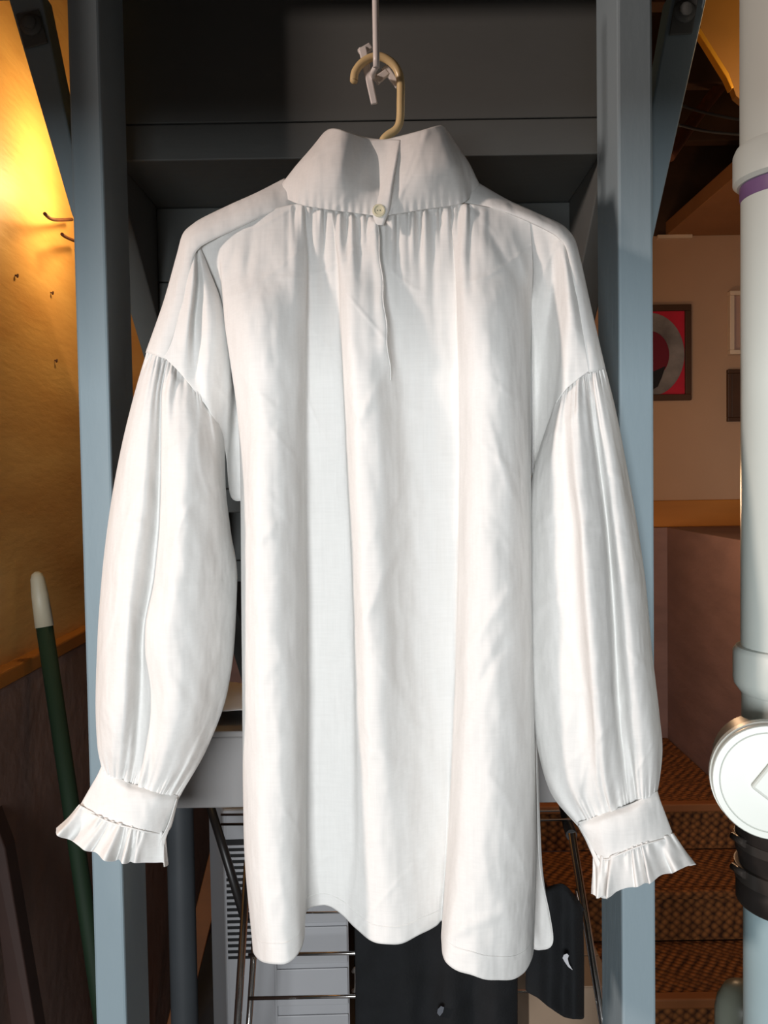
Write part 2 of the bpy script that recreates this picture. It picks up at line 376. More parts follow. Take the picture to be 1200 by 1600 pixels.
# ------------------------------------------------------------------ shirt
B = .92
zshirt = P(600, 1530, B).z
S = thing('smock_shirt', (P(600, 800, B).x, B+.03, zshirt), 'white linen smock shirt with high collar and full gathered sleeves on a hanger', 'shirt')
def rows(xs, ys, ds): return list(zip(xs, ys, ds))
ky = [420, 500, 700, 1000, 1300]
def bc(top, x, hem, dep): return rows([top[0]]+x+[hem[0]], [top[1]]+ky+[hem[1]], dep)
body = [
 bc((308, 381), [316, 340, 380, 390, 392], (412, 1440), [6, 20, 50, 70, 70, 70, 70]),
 bc((332, 371), [342, 350, 375, 379, 382], (396, 1478), [3, 8, 15, 20, 22, 22, 22]),
 bc((350, 362), [350, 355, 379, 382, 385], (402, 1496), [2, -1, -12, -12, -15, -15, -15]),
 bc((385, 347), [382, 386, 402, 403, 406], (422, 1506), [1, -10, -34, -42, -46, -46, -46]),
 bc((425, 328), [425, 428, 433, 434, 438], (446, 1505), [1, -14, -34, -44, -50, -50, -50]),
 bc((455, 320), [460, 461, 459, 461, 462], (466, 1490), [0, -12, -20, -28, -34, -36, -38]),
 bc((470, 319), [477, 476, 473, 476, 475], (475, 1466), [0, -4, -6, -6, -10, -12, -16]),
 bc((479, 320), [484, 482, 479, 481, 480], (479, 1424), [0, 4, 8, 13, 14, 15, 18]),
 bc((495, 323), [505, 508, 508, 515, 510], (505, 1414), [0, 4, 8, 14, 15, 19, 26]),
 bc((514, 327), [527, 530, 538, 549, 548], (534, 1428), [0, 2, 5, 9, 9, 14, 22]),
 bc((520, 328), [532, 535, 543, 556, 562], (555, 1450), [0, -9, -10, -8, -9, 2, 10]),
 bc((535, 330), [545, 548, 559, 570, 581], (578, 1468), [0, -13, -24, -31, -31, -13, -4]),
 bc((560, 333), [568, 575, 590, 598, 606], (605, 1476), [0, -10, -21, -31, -31, -17, -10]),
 bc((585, 336), [590, 600, 615, 622, 635], (635, 1471), [0, -5, -10, -12, -13, -8, -5]),
 bc((610, 334), [612, 618, 640, 650, 665], (665, 1455), [0, 0, 2, 6, 4, 5, 8]),
 bc((650, 328), [655, 662, 680, 685, 690], (682, 1446), [0, 0, 4, 11, 12, 13, 16]),
 bc((695, 321), [707, 711, 715, 711, 700], (691, 1440), [0, 2, 7, 11, 11, 15, 18]),
 bc((703, 320), [713, 716, 721, 716, 704], (690, 1470), [0, -6, -8, -6, -8, -8, -10]),
 bc((712, 319), [724, 728, 737, 732, 720], (698, 1505), [0, -15, -26, -30, -34, -37, -40]),
 bc((735, 319), [755, 755, 766, 766, 760], (740, 1525), [0, -18, -33, -41, -46, -49, -51]),
 bc((770, 325), [785, 785, 797, 800, 798], (785, 1532), [2, -10, -25, -32, -36, -38, -40]),
 bc((798, 334), [808, 811, 819, 824, 826], (816, 1522), [2, 0, -5, -5, -8, -12, -15]),
 bc((812, 339), [820, 824, 828, 831, 836], (830, 1500), [3, 6, 15, 20, 20, 20, 15]),
 bc((828, 344), [832, 830, 828, 832, 838], (834, 1480), [4, 14, 44, 62, 62, 62, 50]),
]
def body_disp(U, V, G):
    x, y = G[..., 0], G[..., 1]
    topw = np.exp(-((V-.0)/.055)**1.2)*np.clip((x-452)/15, 0, 1)*np.clip((748-x)/15, 0, 1)
    ph = x/15.5*2*np.pi/1.05
    g = (np.sin(ph)+.5*np.sin(ph*.53+1)+.4*np.sin(ph*1.71+.4))*3.4*topw*np.clip(V/.008, 0, 1)
    # finer gathers fading further down
    lw = np.exp(-(V/.17)**1.5)*np.clip((x-440)/25, 0, 1)*np.clip((765-x)/25, 0, 1)*np.clip(V/.02, 0, 1)
    g += (np.sin(x/29*2*np.pi+y*.012)+.6*np.sin(x/19*2*np.pi+2-y*.01))*2.6*lw
    # neck slit: a lapped edge running down from the button
    xs = 590+(y-335)*.085
    sl = np.clip((600-y)/60, 0, 1)*np.clip((y-338)/10, 0, 1)
    xs = xs+1.2*np.sin(y*.09)
    g += sl*(14/(1+np.exp(-(x-xs)/.8))-9)*np.exp(-((x-xs)/15)**2)
    # crease puckers
    hemr = np.clip((V-.93)/.07, 0, 1)
    g += hemr*np.sin(x/11)*.7
    # diagonal drag creases on the right roll and lower left
    for cx, cy, an, ln, am, wd in ((770, 960, 2.2, 120, 2.5, 9), (760, 1050, 2.1, 90, -2.2, 8), (790, 740, 1.25, 80, 2.2, 7), (420, 830, 2.4, 60, 2, 8), (410, 1060, 2.3, 70, 1.6, 9), (600, 900, 2.0, 120, 2, 8), (750, 1440, 2.75, 90, 2.4, 9), (590, 1180, .35, 80, 1.2, 6), (570, 640, 2.05, 70, 1.8, 7), (345, 430, 1.9, 40, 2, 6), (390, 400, 1.7, 45, -2.5, 8), (820, 420, 1.2, 50, 2.2, 7), (780, 390, 1.1, 45, -2, 8)):
        ca, sa = math.cos(an), math.sin(an); a = (x-cx)*ca+(y-cy)*sa; b = -(x-cx)*sa+(y-cy)*ca
        g -= am*np.exp(-(a/ln)**2-(b/wd)**2)
    return 0, hemr*np.sin(x/7.0)*.8, g
back = patch('back_panel', body, LINEN, S, B, nu=520, nv=300, disp=body_disp)
seam('slit_edge', [(590+(y-335)*.085+1.2*math.sin(y*.09)-1.5, y, on_cloth(590+(y-335)*.085+1.2*math.sin(y*.09)-2.5, y)-.6) for y in range(346, 596, 8)], LINEN, S, B, .0006)
G0 = LAST['G']; hl = G0[:, -9, :]
NH = len(hl)
seam('hem_stitch', [(hl[i, 0], hl[i, 1], hl[i, 2]-.5) for i in range(12, NH-12, 4)], LINEN, S, B, .0006)
# front panel, hanging behind, with the side flap showing at the hem
fr = []
for x0, x1, hy, d0, d1 in ((330, 388, 1380, 40, 72), (350, 392, 1392, 62, 88), (420, 420, 1398, 68, 98), (480, 480, 1398, 68, 100), (540, 540, 1402, 68, 92), (600, 600, 1404, 68, 98), (660, 660, 1402, 68, 92), (720, 720, 1398, 68, 98), (780, 785, 1420, 66, 92), (815, 826, 1476, 60, 80), (822, 848, 1484, 52, 66), (826, 864, 1472, 44, 58), (829, 858, 1425, 34, 52)):
    xm = 833 if x1 > 840 else 396 if x1 < 400 else x0+(x1-x0)*.5
    xl = x1 if x1 < 840 else (842 if x1 < 860 else 846)
    fr.append([(x0, 350, d0), (x0+(xm-x0)*.9, 560, (d0+d1)/2), (xm, 900, d1), (xm+(xl-xm)*.6, 1200, d1), (xl, 1340, d1), (x1, hy, d1)])
patch('front_panel', fr, LINEN, S, B, nu=140, nv=90)
# shoulder straps
def strap(pts_o, pts_i):
    cols = [[(x+ (6 if x < 600 else -6)*0, y+14, 66) for x, y in pts_o], [(x, y+2, 34) for x, y in pts_o], [(x, y, 14) for x, y in pts_o],
            [((a[0]*.55+b[0]*.45), (a[1]*.55+b[1]*.45), 0) for a, b in zip(pts_o, pts_i)], [(x, y, -2) for x, y in pts_i], [(x, y+2, 4) for x, y in pts_i]]
    cols = [[(x, y, d+(16 if i == 0 else 3 if i == 1 else 0)) for i, (x, y, d) in enumerate(c)] for c in cols]
    return patch('shoulder_strap', cols, LINEN, S, B, nu=36, nv=90, wrinkle=.8)
so_l = [(446, 280), (400, 303), (360, 321), (305, 349), (287, 366), (277, 400), (258, 468), (229, 551)]
si_l = [(478, 314), (422, 331), (380, 350), (312, 384), (303, 396), (296, 430), (282, 490), (258, 561)]
so_r = [(735, 280), (795, 314), (840, 334), (882, 355), (898, 376), (906, 405), (923, 482), (945, 577)]
si_r = [(712, 312), (775, 326), (820, 342), (870, 368), (884, 384), (893, 418), (907, 502), (921, 582)]
strap(so_l, si_l); strap(so_r, si_r)
# armhole panels: the dropped shoulder cloth between strap and body
patch('armhole_panel', [
 [(303, 390, 2), (292, 440, -3), (278, 500, -3), (268, 535, -1), (257, 559, -2)],
 [(305, 390, 2), (302, 440, -8), (294, 505, -10), (288, 555, -4), (279, 580, -3)],
 [(307, 389, 6), (310, 440, 6), (305, 510, 4), (304, 570, 3), (301, 607, -2)],
 [(309, 384, 4), (318, 430, 0), (326, 510, -8), (325, 585, -3), (329, 646, 0)],
 [(311, 383, 5), (325, 420, 8), (350, 500, 8), (356, 600, 20), (352, 705, 30)],
 [(312, 383, 7), (327, 420, 22), (356, 508, 40), (366, 620, 46), (362, 778, 48)],
 [(322, 380, 14), (350, 430, 40), (385, 520, 56), (390, 640, 58), (396, 776, 60)]], LINEN, S, B, nu=110, nv=90, wrinkle=1.2)
patch('armhole_panel', [
 [(800, 338, 10), (806, 450, 46), (812, 560, 64), (816, 680, 68), (818, 790, 70)],
 [(836, 347, 4), (846, 440, 18), (842, 540, 44), (836, 640, 60), (832, 780, 66)],
 [(855, 357, 3), (864, 425, 15), (857, 530, 32), (848, 620, 48), (842, 740, 56)],
 [(866, 362, 2), (875, 425, 5), (872, 520, 14), (866, 590, 24), (862, 650, 30)],
 [(874, 368, 1), (883, 430, -4), (886, 500, -6), (882, 560, 0), (879, 615, 0)],
 [(880, 374, 1), (888, 430, -6), (897, 500, -9), (900, 550, -4), (900, 595, -3)],
 [(884, 386, 4), (893, 420, 0), (907, 502, -2), (914, 545, -2), (920, 580, -2)]], LINEN, S, B, nu=110, nv=90, wrinkle=1.0)
# sleeves
def gather(nf, a0, a1, w0=.10, w1=.13):
    def f(U, V, G):
        ph = U*2*np.pi*nf
        s = (np.sin(ph+1.2*np.sin(ph*.29))+.5*np.sin(ph*1.63+1))*(.65+.5*np.sin(ph*.41+2))
        top = np.exp(-(V/w0)**1.4)*np.clip(V/.03, .03, 1); bot = np.exp(-((1-V)/w1)**1.4)*np.clip((1-V)/.05, .03, 1)
        hf = np.sin(ph*2.7+2*np.sin(ph*.6))*(.6+.4*np.sin(ph*.33))
        ru = hf*(np.exp(-((1-V)/.055)**2)*np.clip((1-V)/.012, .3, 1)*1.9+np.exp(-(V/.05)**2)*1.5)
        return s*(top*a0+bot*a1)*.25+ru*.4, ru*.5, s*(top*a0+bot*a1)+ru
    return f
def sleeve(front, back, disp, name='sleeve'):
    for c in front: c[0] = (c[0][0], c[0][1]-2, c[0][2]+(8 if c[0][2] < 10 else 0))
    for c in front+back:      # tuck the gathered end into the cuff
        (x0, y0, d0), (x1, y1, d1) = c[-2], c[-1]; l = math.hypot(x1-x0, y1-y0)
        c[-1] = (x1+(x1-x0)/l*9, y1+(y1-y0)/l*9, d1+(3 if d1 < 10 else -1 if d1 < 18 else -5))
    return patch(name, front+back, LINEN, S, B, nu=330, nv=170, closed=True, disp=disp, wrinkle=1.5, solid=.0009)
def col(xy, d): return [(x, y, dd) for (x, y), dd in zip(xy, d)]
SL = [
 col([(232, 546), (212, 610), (190, 700), (172, 800), (160, 900), (153, 1000), (150, 1100), (152, 1160), (160, 1201)], [16, 24, 26, 26, 26, 26, 26, 22, 12]),
 col([(238, 549), (220, 612), (200, 700), (184, 800), (172, 900), (165, 1000), (161, 1100), (162, 1163), (168, 1206)], [2, -5, -12, -16, -20, -20, -20, -14, 0]),
 col([(250, 555), (238, 616), (229, 700), (220, 800), (207, 900), (198, 1000), (195, 1100), (190, 1175), (186, 1217)], [-4, -15, -28, -36, -40, -40, -38, -24, 0]),
 col([(261, 561), (251, 622), (250, 700), (247, 800), (238, 900), (224, 985), (219, 1080), (212, 1180), (203, 1227)], [0, -7, -14, -16, -18, -18, -13, -8, 1]),
 col([(268, 569), (257, 628), (256, 702), (254, 800), (246, 900), (231, 990), (233, 1080), (224, 1185), (215, 1230)], [-3, -20, -31, -34, -38, -40, -24, -12, 0]),
 col([(285, 584), (283, 640), (284, 710), (282, 800), (275, 900), (264, 1000), (262, 1090), (245, 1190), (231, 1233)], [-5, -26, -43, -51, -55, -55, -49, -25, -3]),
 col([(305, 602), (310, 655), (315, 720), (312, 800), (309, 900), (305, 1000), (298, 1095), (268, 1195), (249, 1239)], [-5, -20, -34, -40, -45, -45, -40, -20, 0]),
 col([(325, 624), (334, 675), (340, 735), (342, 810), (344, 900), (342, 1000), (333, 1090), (300, 1180), (264, 1244)], [0, -4, -8, -12, -12, -12, -8, -4, 2]),
 col([(345, 648), (350, 690), (352, 760), (360, 830), (370, 900), (366, 1000), (355, 1080), (325, 1165), (279, 1246)], [22, 28, 30, 28, 26, 26, 26, 24, 14]),
]
SLb = [
 col([(335, 640), (338, 690), (338, 760), (342, 830), (348, 900), (344, 1000), (332, 1080), (300, 1165), (270, 1244)], [34, 42, 46, 48, 48, 48, 46, 38, 22]),
 col([(290, 590), (280, 650), (270, 730), (262, 815), (258, 900), (255, 1000), (250, 1090), (235, 1165), (222, 1228)], [34, 46, 52, 54, 54, 54, 52, 42, 24]),
 col([(240, 552), (224, 615), (206, 700), (190, 805), (180, 900), (174, 1000), (170, 1095), (170, 1160), (170, 1205)], [28, 38, 44, 46, 46, 46, 44, 34, 20]),
]
sleeve(SL, SLb, gather(13, 3.4, 3.8, .13, .16))
SR = [
 col([(943, 571), (961, 640), (977, 720), (995, 820), (1008, 910), (1018, 1015), (1029, 1110), (1034, 1170), (1026, 1239)], [16, 24, 26, 26, 26, 26, 26, 22, 12]),
 col([(937, 572), (951, 642), (965, 722), (981, 820), (994, 915), (1004, 1020), (1015, 1115), (1020, 1180), (1017, 1244)], [2, -6, -14, -18, -20, -20, -18, -12, 0]),
 col([(926, 575), (937, 645), (949, 725), (962, 822), (973, 920), (982, 1025), (990, 1120), (996, 1190), (1001, 1253)], [-3, -12, -22, -28, -31, -31, -28, -16, -1]),
 col([(918, 578), (926, 648), (937, 728), (949, 825), (957, 925), (963, 1030), (969, 1125), (978, 1200), (986, 1259)], [2, -4, -8, -9, -9, -10, -6, -3, 3]),
 col([(910, 582), (916, 650), (926, 730), (938, 825), (944, 925), (950, 1030), (956, 1130), (962, 1205), (970, 1264)], [-3, -18, -28, -31, -34, -35, -30, -15, 0]),
 col([(900, 589), (897, 652), (901, 730), (911, 825), (917, 925), (925, 1030), (932, 1130), (938, 1215), (952, 1270)], [-5, -23, -37, -45, -49, -49, -41, -20, -2]),
 col([(890, 598), (884, 655), (886, 732), (896, 828), (901, 925), (907, 1030), (917, 1130), (920, 1220), (935, 1277)], [0, -12, -19, -22, -24, -24, -20, -9, 0]),
 col([(880, 609), (870, 660), (860, 735), (858, 830), (860, 925), (862, 1030), (872, 1120), (886, 1215), (918, 1284)], [0, -6, -8, -6, -4, -2, -6, -5, 2]),
 col([(868, 632), (853, 672), (835, 735), (822, 830), (820, 925), (822, 1030), (834, 1130), (858, 1232), (903, 1289)], [26, 34, 42, 48, 48, 48, 40, 26, 14]),
]
SRb = [
 col([(878, 630), (866, 672), (850, 735), (840, 830), (838, 925), (842, 1030), (854, 1120), (880, 1225), (912, 1287)], [36, 46, 56, 64, 64, 64, 56, 38, 22]),
 col([(905, 600), (910, 660), (915, 735), (922, 830), (930, 925), (938, 1030), (945, 1120), (955, 1200), (965, 1266)], [34, 46, 52, 56, 56, 56, 52, 42, 24]),
 col([(935, 575), (948, 645), (962, 725), (978, 820), (990, 915), (1000, 1015), (1012, 1110), (1016, 1175), (1015, 1243)], [28, 38, 44, 46, 46, 46, 44, 34, 20]),
]
sleeve(SR, SRb, gather(12, 3.0, 3.6, .13, .16))
# cuffs and ruffles
def ring(front, back, name, nu, nv, disp=None, wr=.8): return patch(name, front+back, LINEN, S, B, nu=nu, nv=nv, closed=True, disp=disp, wrinkle=wr)
cl_t = [(159, 1200), (178, 1212), (203, 1227), (231, 1233), (255, 1241), (278, 1246)]
cl_b = [(124, 1261), (148, 1274), (175, 1286), (205, 1294), (230, 1300), (256, 1303)]
cr_t = [(1027, 1239), (1008, 1248), (986, 1259), (952, 1270), (928, 1280), (903, 1288)]
cr_b = [(1052, 1306), (1030, 1313), (1000, 1322), (970, 1334), (948, 1343), (927, 1336)]
dcf = [12, -4, -13, -15, -10, 10]
def cuff(T, Bm):
    f = [[(t[0], t[1]-3, d*.1+2 if d < 8 else d), (t[0]*.85+b[0]*.15, t[1]*.85+b[1]*.15, d*.75), ((t[0]+b[0])/2, (t[1]+b[1])/2, d*1.05), (b[0], b[1], d)] for t, b, d in zip(T, Bm, dcf)]
    bk = [[(t[0], t[1]-3, e), (t[0]*.85+b[0]*.15, t[1]*.85+b[1]*.15, e), ((t[0]+b[0])/2, (t[1]+b[1])/2, e), (b[0], b[1], e)] for t, b, e in ((T[4], Bm[4], 24), (T[2], Bm[2], 26), (T[1], Bm[1], 24))]
    ring(f, bk, 'cuff', 120, 40)
cuff(cl_t, cl_b); cuff(cr_t, cr_b)
def ruffle(Tp, Bp, Bk, nf, sd):
    f = [[(t[0], t[1]-4, d*.9), ((t[0]*.5+b[0]*.5), (t[1]*.5+b[1]*.5), d-4), (b[0], b[1], d-8)] for t, b, d in zip(Tp, Bp, dcf)]
    bk = [[(Tp[i][0], Tp[i][1], 22), (Tp[i][0]*.5+b[0]*.5, Tp[i][1]*.5+b[1]*.5, 30), (b[0], b[1], 36)] for i, b in zip((4, 2, 1), Bk)]
    def dsp(U, V, G):
        ph = U*2*np.pi*nf+1.5*np.sin(U*2*np.pi*3+sd)+.9*np.sin(U*2*np.pi*5+2.1*sd)
        am = .75+.45*np.sin(U*2*np.pi*4+sd*1.7)
        s = np.sin(ph+.7*np.sin(ph))*am
        fine = np.sin(ph*2.3+1)*.5*np.exp(-(V/.45)**2)
        a = np.clip(V*1.25, .10, 1)**.8
        return s*a*3.2+fine*a*1.5, (np.cos(ph+.6)*am*3.2-1.5*np.sin(U*2*np.pi*3))*V, s*a*9.5+fine*3.2
    ring(f, bk, 'ruffle', 420, 44, dsp, .4)
ruffle(cl_b, [(88, 1297), (112, 1317), (146, 1332), (190, 1347), (222, 1349), (260, 1350)], [(235, 1338), (180, 1330), (125, 1312)], 11, .4)
ruffle(cr_b, [(1086, 1350), (1052, 1363), (1012, 1379), (972, 1390), (945, 1404), (926, 1396)], [(940, 1385), (995, 1370), (1050, 1352)], 10, 2.2)
for T, Bm in ((cl_t, cl_b), (cr_t, cr_b)):
    seam('cuff_seam', [(x, y, d-2) for (x, y), d in zip(Bm, dcf)], LINEN, S, B, .0009)
# cuff opening: the lapped edge strips beside the openings
patch('cuff_placket', [[(276, 1248, 4), (262, 1290, 2), (248, 1318, 0), (243, 1342, -2)], [(278, 1249, 10), (268, 1285, 8), (258, 1312, 4), (252, 1345, 0)], [(277, 1252, 16), (267, 1292, 14), (259, 1306, 10), (262, 1348, 6)]], LINEN, S, B, nu=18, nv=40, wrinkle=.6)
patch('cuff_placket', [[(904, 1289, 4), (926, 1325, 0), (940, 1352, -8), (962, 1394, -10)], [(904, 1289, 8), (920, 1322, 4), (933, 1355, -4), (946, 1404, -4)], [(903, 1290, 16), (918, 1318, 12), (927, 1342, 8), (925, 1394, 6)]], LINEN, S, B, nu=24, nv=40, wrinkle=.8)
# collar
ct = [(497, 221), (508, 206), (522, 201), (545, 207), (572, 215), (600, 218), (624, 213), (655, 205), (688, 196), (697, 203), (705, 215)]
cb = [(433, 297), (446, 309), (470, 320), (515, 328), (556, 333), (592, 337), (622, 334), (665, 327), (718, 319), (738, 306), (752, 294)]
dt = [34, 14, -2, -8, 8, 6, -4, -14, -8, 10, 34]
db = [30, 12, -4, -9, -8, -10, -8, -8, -4, 12, 30]
dm = [26, 4, -14, -22, -6, 6, -14, -26, -22, -2, 26]
mid = [(464, 258), (476, 256), (496, 261), (530, 268), (564, 274), (597, 278), (624, 274), (664, 266), (704, 258), (722, 254), (733, 256)]
fc = [[(a[0], a[1], x), ((a[0]*.5+m_[0]*.5), (a[1]*.5+m_[1]*.5), (x+y)/2-2), (m_[0], m_[1], y), (b[0]*.5+m_[0]*.5, b[1]*.5+m_[1]*.5, (y+z)/2-2), (b[0], b[1], z)] for a, m_, b, x, y, z in zip(ct, mid, cb, dt, dm, db)]
bkc = [[(a[0], a[1]+14, e), (a[0]+(b[0]-a[0])*.25, a[1]+35, e), (a[0]+(b[0]-a[0])*.5, a[1]+60, e), (a[0]+(b[0]-a[0])*.75, a[1]+82, e), (b[0], b[1], e)] for a, b, e in ((ct[9], cb[9], 66), (ct[7], cb[7], 84), (ct[5], cb[5], 88), (ct[3], cb[3], 84), (ct[1], cb[1], 66))]
ring(fc, bkc, 'collar', 300, 60, lambda U, V, G: (0, 0, np.exp(-((1-V)/.12)**1.5)*np.sin(G[..., 0]/12*2*np.pi)*.8), 1.0)
# lapped collar opening
patch('collar_placket', [[(578, 219, 4), (592, 250, -2), (594, 290, -6), (588, 322, -14), (582, 335, -14)], [(606, 218, 0), (606, 250, -8), (600, 290, -12), (594, 324, -17), (588, 350, -16)], [(624, 219, -8), (618, 250, -17), (611, 290, -19), (606, 324, -19), (597, 352, -17)], [(625, 221, -3), (620, 252, -11), (613, 292, -13), (608, 326, -14), (599, 353, -13)]], LINEN, S, B, nu=40, nv=60, wrinkle=.4)
BUT = mat('pearl_button', (226, 220, 190), .18, spec=.7)
bp = P(592, 329, B-.0195)
bt = lathe('button', bp+Vector((0, .001, 0)), (0, -1, .05), [(.0066, 0), (.0068, .0012), (.0062, .0024), (.0048, .0026), (.0040, .0017), (.0005, .0016)], BUT, S, seg=28)
for dx in (-.0014, .0014):
    lathe('button_hole', bp+Vector((dx, -.0005, 0)), (0, -1, .05), [(.0006, 0), (.0006, .0003)], COLM, bt, seg=8)

# ------------------------------------------------------------------ hanger and hook
HB = B+.016
hg = thing('clothes_hanger', P(600, 300, HB), 'cream plastic clothes hanger inside the white shirt', 'hanger')
hp = [(553, 126), (555, 113), (565, 99), (580, 90), (596, 89), (612, 98), (622, 112), (626, 130), (626, 160), (625, 188), (619, 202), (605, 212), (598, 222), (598, 245), (598, 268)]
hk = smooth_path([P(x, y, HB) for x, y in hp], 6)
tube('hook', hk, [.0043]*len(hk), HANG, hg, seg=14)
lathe('hook_tip', P(553, 126.5, HB), (P(552, 131, HB)-P(553, 126, HB)), [(.0043, 0), (.0038, .0015), (.002, .0028), (.0005, .0031)], HANG, hg, seg=14)
arm = smooth_path([P(x, y, B+.03+.024*min(1, abs(x-598)/200)) for x, y in ((598, 268), (540, 292), (450, 330), (370, 364), (336, 384), (346, 402), (420, 405), (600, 405), (780, 400), (836, 396), (846, 380), (820, 364), (740, 326), (655, 290), (598, 268))], 5)
tube('shoulder_bar', arm, .0042, HANG, hg, seg=10)
RB = B+.0075
rd = thing('ceiling_hook', P(588, 112, RB), 'white rod with plastic clip holding up the cream hanger', 'hook')
tube('rod', [P(584.5, -120, RB-.0125), P(588, 90, RB-.0125), P(588, 106, RB-.012)], .0034, WPL, rd, seg=14)
tube('clip_loop', smooth_path([P(588, 104, RB-.012), P(583, 113, RB-.003), P(584, 121, HB+.007), P(596, 116, HB+.010), P(607, 107, HB+.011)], 5), .0030, WPL, rd, seg=10)
def bar(name, a, b, w, t, m, par):
    a, b = Vector(a), Vector(b); ax = (b-a).normalized(); s = ax.cross(Vector((0, 1, 0))).normalized()*w; q = Vector((0, t, 0))
    return prism(name, [a-s-q, b-s*.8-q, b+s*.8-q, a+s-q], q*2, m, par, bevel=.0012)
bar('clip_arm', P(566, 74, HB+.0085), P(585, 163, HB+.003-.004), .0042, .0022, WPL, rd)
bar('clip_arm', P(562, 84, HB+.009), P(580, 72, HB+.012), .0045, .003, WPL, rd)
bar('clip_arm', P(600, 104, HB+.010), P(623, 136, HB+.0085), .0042, .002, WPL, rd)
bar('clip_arm', P(586, 128, HB+.006), P(606, 112, HB+.009), .0046, .002, WPL, rd)

# ------------------------------------------------------------------ white drain pipe on the right
PC = 1.0; pr = .057
pcx = P(1163, 640, PC-.0).x+pr; pcy = PC
dp = thing('drain_pipe', (pcx, pcy, 0), 'white plastic drain pipe stack with round cleanout cap and black rubber coupling', 'pipe')
zz = lambda y: P(1190, y, PC-.04).z
zrun = lambda y: (pcx, pcy, zz(y))
Z = (0, 0, 1)
def seg(name, ya, yb, r, m, prof=None): return lathe(name, (pcx, pcy, zz(yb)), Z, prof or [(r, 0), (r, zz(ya)-zz(yb))], m, dp)
seg('upper_pipe', -60, 215, pr+.001, PVC)
h = zz(205)-zz(268); seg('hub', 205, 268, 0, PVC, [(pr+.004, 0), (pr+.0085, .004), (pr+.0085, h-.008), (pr+.0055, h-.001), (pr, h)])
h = zz(266)-zz(292); seg('primer_ring', 266, 292, 0, PRIMER, [(pr+.0004, 0), (pr+.0012, .004), (pr+.0012, h)])
seg('middle_pipe', 268, 1030, pr, PVC)
h = zz(1022)-zz(1098); seg('hub', 1022, 1098, 0, PVC, [(pr+.0005, 0), (pr+.0075, .010), (pr+.0085, .016), (pr+.0085, h-.006), (pr+.005, h-.001), (pr, h)])
seg('wye_body', 1090, 1330, pr-.001, PVC)
# cleanout branch facing the camera and the left
cdir = Vector((-.30, -1, .10)).normalized()
capc = P(1206, 1222, PC-.105)
lathe('branch', capc+cdir*-.12, cdir, [(.050, 0), (.052, .085), (.060, .093), (.060, .108)], PVC, dp)
cap = lathe('cleanout_cap', capc+cdir*-.012, cdir, [(.0575, 0), (.0585, .006), (.0585, .014), (.0575, .0155), (.0515, .0155), (.0508, .0145), (.0500, .0155), (.001, .0155)], PVC, dp, seg=64)
ca = Vector((1, 0, 0)); ca = (ca-cdir*ca.dot(cdir)).normalized(); cb_ = cdir.cross(ca)
ang = math.radians(-38); e1 = ca*math.cos(ang)+cb_*math.sin(ang); e2 = cdir.cross(e1)
cc = capc+cdir*.0035+ca*.012
prism('wrench_boss', [cc-e1*.024-e2*.024, cc+e1*.024-e2*.024, cc+e1*.024+e2*.024, cc-e1*.024+e2*.024], cdir*.007, PVC, cap, bevel=.003)
# rubber coupling with two steel bands
h = zz(1280)-zz(1440)
rc = seg('rubber_coupling', 1280, 1440, 0, RUB, [(pr+.0035, 0), (pr+.0055, .003), (pr+.0055, .022), (pr+.003, .026), (pr+.003, h*.48), (pr+.006, h*.52), (pr+.006, h-.003), (pr+.004, h)])
for ya, yb in ((1330, 1346), (1376, 1400)):
    z1, z2 = zz(ya), zz(yb)
    hc = lathe('hose_clamp', (pcx, pcy, z2), Z, [(pr+.0050, 0), (pr+.0072, .0005), (pr+.0072, z1-z2-.0005), (pr+.0050, z1-z2)], STEEL, rc)
    sc = Vector((pcx-pr-.009, pcy-.004, (z1+z2)/2+.004))
    tube('clamp_screw', [sc+Vector((.004, -.012, 0)), sc+Vector((-.001, .012, 0))], .0045, STEEL, hc, seg=10)
seg('lower_pipe', 1436, 2300, pr-.004, PVCB) if False else lathe('lower_pipe', (pcx, pcy, 0), Z, [(pr-.003, 0), (pr-.003, zz(1434))], PVCB, dp)
# rounded plastic tub at the pipe's foot
tb = P(1168, 1585, 1.12)
tag(lathe('plastic_tub', (tb.x+.01, tb.y+.04, 0), Z, [(.034, 0), (.036, .01), (.036, tb.z-.02), (.033, tb.z-.004), (.024, tb.z+.012), (.010, tb.z+.018), (.002, tb.z+.019)], TUBM, seg=32), 'tall grey green plastic tube with rounded top behind the drain pipe', 'tube')

# ------------------------------------------------------------------ left: bulb, hooks, pole, boards
bl = P(168, 225, 1.62)
bt = thing('light_bulb', (bl.x, bl.y, bl.z), 'bare warm light bulb hanging by the golden wall', 'bulb')
lathe('glass', bl, Z, [(.002, -.032), (.018, -.028), (.028, -.014), (.030, .002), (.024, .02), (.015, .036), (.013, .046)], emit('bulb_glow', (1, .72, .3), 14), bt, seg=24)
lathe('socket', bl, Z, [(.016, .044), (.018, .05), (.018, .09), (.006, .1)], BLKM, bt, seg=20)
tube('cord', [bl+Vector((0, 0, .098)), Vector((bl.x, bl.y, 2.75))], .003, BLKM, bt, seg=8)
lo = lamp('bulb_light', 'POINT', bl+Vector((0.0, -.0, -.07)), 4.0, (1.0, .68, .30), shadow_soft_size=.03)
lo.parent = bt; lo.location = (0, 0, -.075)
